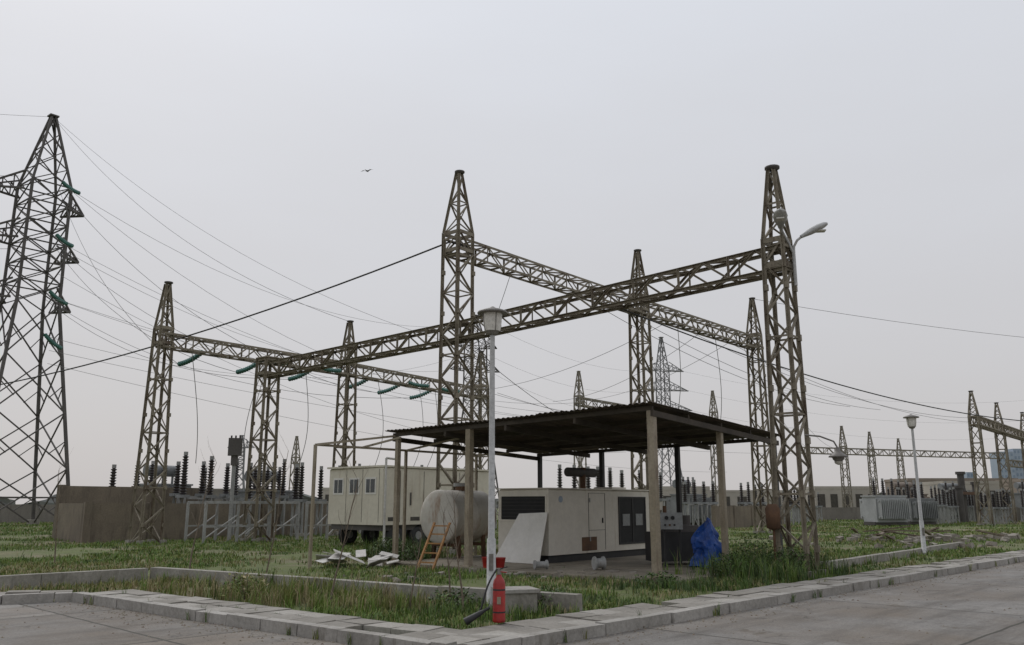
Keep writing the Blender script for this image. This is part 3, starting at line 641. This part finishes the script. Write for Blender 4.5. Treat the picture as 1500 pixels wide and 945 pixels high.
stones('rubble_pile',18,39,50,2.2,1.6,.12,.42,stonem); stones('rubble_pile',21.5,42,34,1.7,1.2,.15,.5,stonem); stones('rubble_pile',16,33.5,16,1.4,.8,.1,.35,stonem)
stones('rubble_pile',1.3,20.9,34,1.1,.5,.05,.24,stonem); stones('rubble_pile',-3,20,16,1.2,.8,.05,.2,stonem); stones('rubble_pile',.6,12.9,10,.5,.3,.04,.14,stonem)
gv=MB()
for i in range(1500):
    if random.random()<.6: p=K0+dR*(random.random()**1.5*28)-nR*abs(random.gauss(0,.35))
    else: p=K0-dL*random.uniform(0,9)-nL*abs(random.gauss(0,.35))
    if random.random()<.25: p=p-(nR if p.x>0 else nL)*random.uniform(0,3)
    s=random.uniform(.006,.022); z=.004
    gv.add([p+V((-s,-s*.6,z)),p+V((s,-s,z)),p+V((s*.7,s,z)),p+V((-s*.8,s*.7,z)),p+V((0,0,z+s*.9))],[(0,1,4),(1,2,4),(2,3,4),(3,0,4)],random.choice([stonem,padm,bark]))
gv.build('gravel')
pl=MB()
for i in range(12): 
    x=17.5+random.uniform(-2,3);y=38+random.uniform(-2,3);r=random.uniform(0,3); pl.box((x,y,.25+random.uniform(0,.3)),(random.uniform(1,2.6),.14,.06),bark,rz=r,ry=random.uniform(-.2,.2))
pl.build('timber_scrap')
bx=MB(); bx.box((.05,13.7,.18),(.55,.5,.3),concr,rz=.3); bx.box((.05,13.7,.35),(.62,.57,.05),kerbm,rz=.3); bx.build('concrete_inspection_box')

# ------------------------------------------------------------------ lamps
def parklamp(x,y,H,k=1.):
    mb=MB(); mb.rev((x,y,0),(0,0,1),[(0,.10),(.04,.10),(.05,.075),(1.1,.072),(1.12,.055),(H-.55,.042)],lampw,14)
    mb.box((x,y,.03),(.32,.32,.06),concr); z=H-.55
    mb.rev((x,y,z),(0,0,1),[(0,.05),(.02,.09),(.05,.10),(.07,.125)],lampc,20)
    mb.rev((x,y,z+.07),(0,0,1),[(0,.13),(.12,.152),(.30,.165)],lampg,20)
    for i in range(4):
        th=i*math.pi/2+.4; mb.bar((x+math.cos(th)*.133,y+math.sin(th)*.133,z+.07),(x+math.cos(th)*.17,y+math.sin(th)*.17,z+.38),.014,lampc)
    mb.rev((x,y,z+.37),(0,0,1),[(0,.17),(.0,.255),(.02,.26),(.04,.245),(.075,.15),(.10,.06),(.12,.035),(.13,.01)],lampc,24)
    mb.box((x,y-.075,.75),(.07,.02,.25),lampc)
    mb.build('park_lamp')
parklamp(-.33,14.,4.98); parklamp(13.7,29.1,4.72)
def cobra(mb,base,d,L=.78):
    d=V(d).normalized(); s=d.cross(V((0,0,1))).normalized(); up=s.cross(d); n=12; vs=[];fs=[]
    prof=[(0,.05,.045),(.12,.07,.06),(.3,.13,.085),(.5,.16,.09),(.68,.13,.07),(.76,.07,.04),(.78,.01,.01)]
    for t,wd,h in prof:
        for i in range(n):
            th=2*math.pi*i/n; zz=math.sin(th); vs.append(V(base)+d*t*L/.78+s*math.cos(th)*wd*1.1+up*(zz*h*1.2 if zz>0 else zz*h*.7))
    for k in range(len(prof)-1):
        for i in range(n): j=(i+1)%n; fs.append((k*n+i,k*n+j,(k+1)*n+j,(k+1)*n+i))
    mb.add(vs,fs,lampw,True)
    c=V(base)+d*.48-up*.075; mb.box(c,(.26,.18,.03),lampg,rz=math.atan2(d.y,d.x))
sl=MB(); px,py=6.98,20.15
sl.cyl((px,py,6.9),(px,py,7.75),.04,lampw)
for z in (7.,7.6): sl.bar((px,py,z),(px-.3,py+.2,z),.04,khaki)
sl.tube([(px,py,7.7),(px+.02,py,7.9),(px+.1,py-.02,8.05),(px+.22,py-.03,8.15)],.03,lampw,8); cobra(sl,(px+.2,py-.03,8.13),(.85,-.1,.42),.74)
sl.tube([(px,py,7.7),(px-.1,py-.03,7.95),(px-.26,py-.12,8.2),(px-.38,py-.3,8.3)],.03,lampw,8); cobra(sl,(px-.38,py-.3,8.28),(-.25,-.8,.25))
sl.build('street_lamp')
pn=MB(); pn.tube([(6.95,20.2,3.25),(7.3,20.2,3.22),(7.62,20.2,3.1),(7.7,20.2,2.95)],.02,lampc,8)
pn.rev((7.7,20.2,2.62),(0,0,1),[(0,.07),(.05,.12),(.1,.14),(.11,.22),(.14,.21),(.2,.12),(.26,.06),(.34,.05)],lampc,20); pn.rev((7.7,20.2,2.55),(0,0,1),[(0,.02),(.03,.08),(.08,.1)],lampg,16)
pn.build('pendant_lamp')
mt=MB(); mt.rev((6.1,20.3,1.05),(0,0,1),[(0,.02),(.05,.16),(.5,.17),(.6,.1)],rust,16); mt.cyl((6.1,20.3,0),(6.1,20.3,1.1),.03,rust); mt.build('junction_drum')

# fire extinguisher
fx,fy,z0=-.17,11.62,.14
fe=MB(); fe.rev((fx,fy,z0),(0,0,1),[(0,.06),(.005,.082),(.03,.085),(.05,.082),(.48,.082),(.53,.07),(.57,.04),(.60,.03)],red,24)
fe.rev((fx,fy,z0+.6),(0,0,1),[(0,.03),(.02,.032),(.05,.022),(.08,.02)],lampc,12)
fe.rev((fx,fy,z0+.4),(0,0,1),[(0,.0835),(.02,.0835)],rubber,24); fe.rev((fx,fy,z0+.12),(0,0,1),[(0,.0835),(.02,.0835)],rubber,24)
fe.bar((fx-.02,fy,z0+.66),(fx+.11,fy-.03,z0+.70),.02,rubber,h=.012); fe.bar((fx-.02,fy,z0+.64),(fx+.1,fy-.03,z0+.63),.02,red,h=.012)
fe.rev((fx,fy-.03,z0+.63),(0,-1,0),[(0,.02),(.02,.022)],lampc,12)
fe.box((fx+.0,fy-.083,z0+.28),(.05,.01,.09),beige)
hp=[]; 
for i in range(19):
    t=i/18; hp.append(V((fx-.03-.36*t-.03*math.sin(t*6),fy-.02-.08*math.sin(t*3),z0+.62*(1-t)**1.6+.05+.02*math.sin(t*9))))
fe.tube(hp,.013,rubber,8)
e2=V((fx-.12,fy-.14,z0+.2)); fe.rev(e2,V((-.9,-.1,-.5)),[(0,.018),(.1,.022),(.12,.03),(.34,.05),(.36,.052)],rubber,14)
fe.build('fire_extinguisher')

# bird
bd=MB(); b=V((-10.9,60,26.2)); bd.rev(b-V((.18,0,0)),(1,0,.1),[(0,.01),(.08,.05),(.2,.065),(.32,.04),(.38,.01)],rubber,8)
for s in (-1,1): bd.add([b+V((-.05,0,0)),b+V((.1,0,0)),b+V((.08,s*.28,.1)),b+V((-.04,s*.55,.02)),b+V((-.08,s*.3,.08))],[(0,1,2,4),(4,2,3)],rubber)
bd.add([b+V((-.16,0,0)),b+V((-.3,.05,.02)),b+V((-.3,-.05,.02))],[(0,1,2)],rubber); bd.build('bird').rotation_euler=(0,0,1.2)

# saplings
def sapling(x,y,H,lean):
    mb=MB(); p=V((x,y,0)); d=V((lean[0],lean[1],1)).normalized(); r=.022; n=9
    for i in range(n):
        q=p+d*H/n; mb.cyl(p,q,r,bark,r2=r*.86,n=6); r*=.86
        if i>2:
            for _ in range(2):
                th=random.uniform(0,6.28); L=H*.16*random.uniform(.5,1.2); e=q+V((math.cos(th)*.5,math.sin(th)*.5,.9))*L; mb.cyl(q,e,r*.55,bark,r2=r*.25,n=4)
                e2=e+V((math.cos(th+.5)*.3,math.sin(th+.5)*.3,.8))*L*.5; mb.cyl(e,e2,r*.3,bark,r2=r*.12,n=4)
        p=q; d=(d+V((random.uniform(-.08,.08),random.uniform(-.08,.08),0))).normalized()
    mb.build('sapling')
for a in ((-7.,19.,2.6,(.12,0)),(-6.,21.5,3.0,(.16,0)),(-12.5,24,2.6,(-.05,0)),(-1.,14.2,1.5,(.03,0)),(-1.6,13.8,1.2,(.1,0)),(-3.,14.6,2.1,(.12,0)),(-17,27,2.8,(.05,0)),(-.75,13.6,1.7,(-.03,0))): sapling(*a)

# ------------------------------------------------------------------ grass
def blades(name,P,Ln,Wd,nb,spread,lean,mi,mats):
    N=len(P); idx=np.repeat(np.arange(N),nb); M=len(idx)
    base=np.zeros((M,3)); ang=np.random.uniform(0,2*np.pi,M); rr=np.sqrt(np.random.rand(M))*spread[idx]
    base[:,0]=P[idx,0]+rr*np.cos(ang); base[:,1]=P[idx,1]+rr*np.sin(ang)
    L=Ln[idx]*np.random.uniform(.45,1.15,M); Wb=Wd[idx]*np.random.uniform(.6,1.3,M)
    th=np.random.uniform(0,2*np.pi,M); dx=np.cos(th);dy=np.sin(th); ln=np.random.uniform(.15,1.,M)*lean
    sx_=-dy*Wb/2; sy_=dx*Wb/2
    v=np.zeros((M,5,3))
    v[:,0]=base; v[:,0,0]-=sx_; v[:,0,1]-=sy_; v[:,1]=base; v[:,1,0]+=sx_; v[:,1,1]+=sy_
    mid=base+np.stack([dx*ln*L*.25,dy*ln*L*.25,L*.6],1)
    v[:,2]=mid; v[:,2,0]-=sx_*.8; v[:,2,1]-=sy_*.8; v[:,3]=mid; v[:,3,0]+=sx_*.8; v[:,3,1]+=sy_*.8
    v[:,4]=base+np.stack([dx*ln*L*.8,dy*ln*L*.8,L*(1.-.25*ln)],1)
    o=(np.arange(M)*5)[:,None]; tri=np.array([[0,1,3],[0,3,2],[2,3,4]]).reshape(1,9)
    loops=(o+tri).reshape(-1).astype(np.int32); nf=M*3
    me=bpy.data.meshes.new(name); me.vertices.add(M*5); me.vertices.foreach_set('co',v.reshape(-1))
    me.loops.add(nf*3); me.loops.foreach_set('vertex_index',loops); me.polygons.add(nf)
    me.polygons.foreach_set('loop_start',np.arange(nf,dtype=np.int32)*3); me.polygons.foreach_set('loop_total',np.full(nf,3,dtype=np.int32))
    m=mi[idx].copy(); sw_=np.random.rand(M)<.2; m[sw_]=np.random.randint(0,len(mats),sw_.sum())
    me.polygons.foreach_set('material_index',np.repeat(m,3).astype(np.int32))
    for a in mats: me.materials.append(a)
    me.update(calc_edges=True); ob=bpy.data.objects.new(name,me); scene.collection.objects.link(ob)
gm=[g1,g2,g3,g5,g4]
padc=C0+W2*4.2+U2*3.6
def onpad(x,y):
    p=V((x,y,0))-padc; return abs(p.dot(W2))<4.6 and abs(p.dot(U2))<3.8
P=[];Ln=[];Wd=[];Sp=[];Mi=[]
for i in range(46000):
    D=math.exp(random.uniform(math.log(11.3),math.log(90))); x=random.uniform(-.66,.66)*D
    if not inside(x,D) : continue
    if onpad(x,D) and random.random()<.95: continue
    if (V((x,D,0))-G0-U2*2.6-W2*.9).length<1.6: continue
    n=noise.noise(V((x*.22,D*.22,0))); n2=noise.noise(V((x*.7,D*.7,5)))
    bare=n+.6*n2
    if -6.5<x<2 and 17<D<27: bare+=.22
    if D<17.5 and x<0: bare+=.12
    if bare>.16 and random.random()<min(.97,.55+bare): continue
    h=(.07+.085*max(0,n2+.3))*(1+.010*D)
    dry=noise.noise(V((x*.16+9,D*.16,2)))+.3*n2+.04
    if D<20 and x<1: dry+=.14
    if -8<x<-2 and 20<D<28: dry+=.35
    if D>26: dry-=.15
    if dry>.2: m=random.choice([4,3,3,4,0])
    elif n2>.1: m=random.choice([1,1,0])
    elif n2<-.35: m=random.choice([2,0])
    else: m=random.choice([0,0,1,1,3,3])
    P.append((x,D));Ln.append(h*random.uniform(.6,1.35));Wd.append(.007+.00062*D);Sp.append(.06+.006*D);Mi.append(m)
blades('grass',np.array(P),np.array(Ln),np.array(Wd),7,np.array(Sp),1.,np.array(Mi),gm)
P=[];Ln=[];Wd=[];Sp=[];Mi=[]
def patch(n,cx,cy,sx_,sy_,l0,l1,ms):
    for i in range(n):
        x=random.gauss(cx,sx_);y=random.gauss(cy,sy_)
        if not inside(x,y,1.2): continue
        P.append((x,y));Ln.append(random.uniform(l0,l1));Wd.append(.006+.0004*y);Sp.append(random.uniform(.05,.13));Mi.append(random.choice(ms))
patch(250,-4.0,15.6,1.1,.7,.2,.55,[3,3,4,4,1]); patch(140,-2.2,14.3,.9,.5,.15,.4,[3,4,1]); patch(110,-8,17.5,1.5,1.,.12,.28,[4,3])
patch(130,-.2,13.3,.7,.5,.1,.28,[0,2,1]); patch(300,5.9,20.2,.8,1.0,.25,.7,[0,2,2,1]); patch(180,3.6,17.7,1.2,.5,.1,.3,[0,2]); patch(130,-3.4,26.4,.5,.5,.4,.8,[2,0])
patch(120,6.9,24,1.2,1.2,.2,.5,[0,2]); patch(120,1.5,15,1.,.7,.1,.22,[0,1,2])
patch(150,13,27,3,2,.12,.3,[0,1,3])
wa=A0; wb=V((1.03,13.5,0))
for i in range(260):
    t=random.random()**.8; p=wa.lerp(wb,t)+V((.55,.83,0))*random.choice([-1,1])*random.uniform(.14,.3)
    if noise.noise(p*.9)>-.05: P.append((p.x,p.y));Ln.append(random.uniform(.1,.3));Wd.append(.013);Sp.append(.08);Mi.append(random.choice([0,1,3,4]))
for i in range(110):
    if random.random()<.6: p=K0+dR*random.uniform(1,32)+nR*random.choice([-.02,.19,.63,1.1])
    else: p=K0-dL*random.uniform(.5,9)+nL*random.choice([-.02,.19,.63,1.1])
    P.append((p.x,p.y));Ln.append(random.uniform(.16,.26) if random.random()<.5 else .18);Wd.append(.009);Sp.append(.035);Mi.append(random.choice([0,2,3]))
blades('weeds',np.array(P),np.array(Ln),np.array(Wd),14,np.array(Sp),.75,np.array(Mi),gm)
def shrub(x,y,h,r,n,mats=(g3,g1,g3)):
    mb=MB()
    for i in range(7):
        th=random.uniform(0,6.28); mb.cyl((x,y,0),(x+math.cos(th)*r*.5,y+math.sin(th)*r*.5,h*.75),.012,bark,r2=.004,n=4)
    for i in range(n):
        c=V((random.gauss(0,1),random.gauss(0,1),random.gauss(0,1))).normalized()*random.random()**.4
        k=1+.45*noise.noise(c*2.4+V((x,y,0))); p=V((x+c.x*r*k,y+c.y*r*k,h*.5+c.z*h*.5*k))
        if p.z<.02: continue
        a=V((random.uniform(-1,1),random.uniform(-1,1),random.uniform(-.6,.6))).normalized(); b=a.cross(V((random.uniform(-1,1),random.uniform(-1,1),1))).normalized(); s=random.uniform(.02,.05)
        mb.add([p-a*s,p+b*s*.45,p+a*s,p-b*s*.45],[(0,1,2,3)],random.choice(mats))
    mb.build('shrub')
for s in ((5.7,20.6,1.0,.6,1100),(6.3,19.9,.75,.5,800),(7.,21.,.6,.5,600),(-3.5,25.6,.75,.7,800),(-2.9,25.,.5,.5,500),(4.9,19.7,.5,.5,500),(-.9,14.1,.35,.4,400),(.5,13.9,.35,.35,350),(3,18.,.3,.5,400),(-4.6,15.3,.5,.4,350,(g5,g1,g4)),(5.2,20.9,.55,.5,500)): shrub(*s)
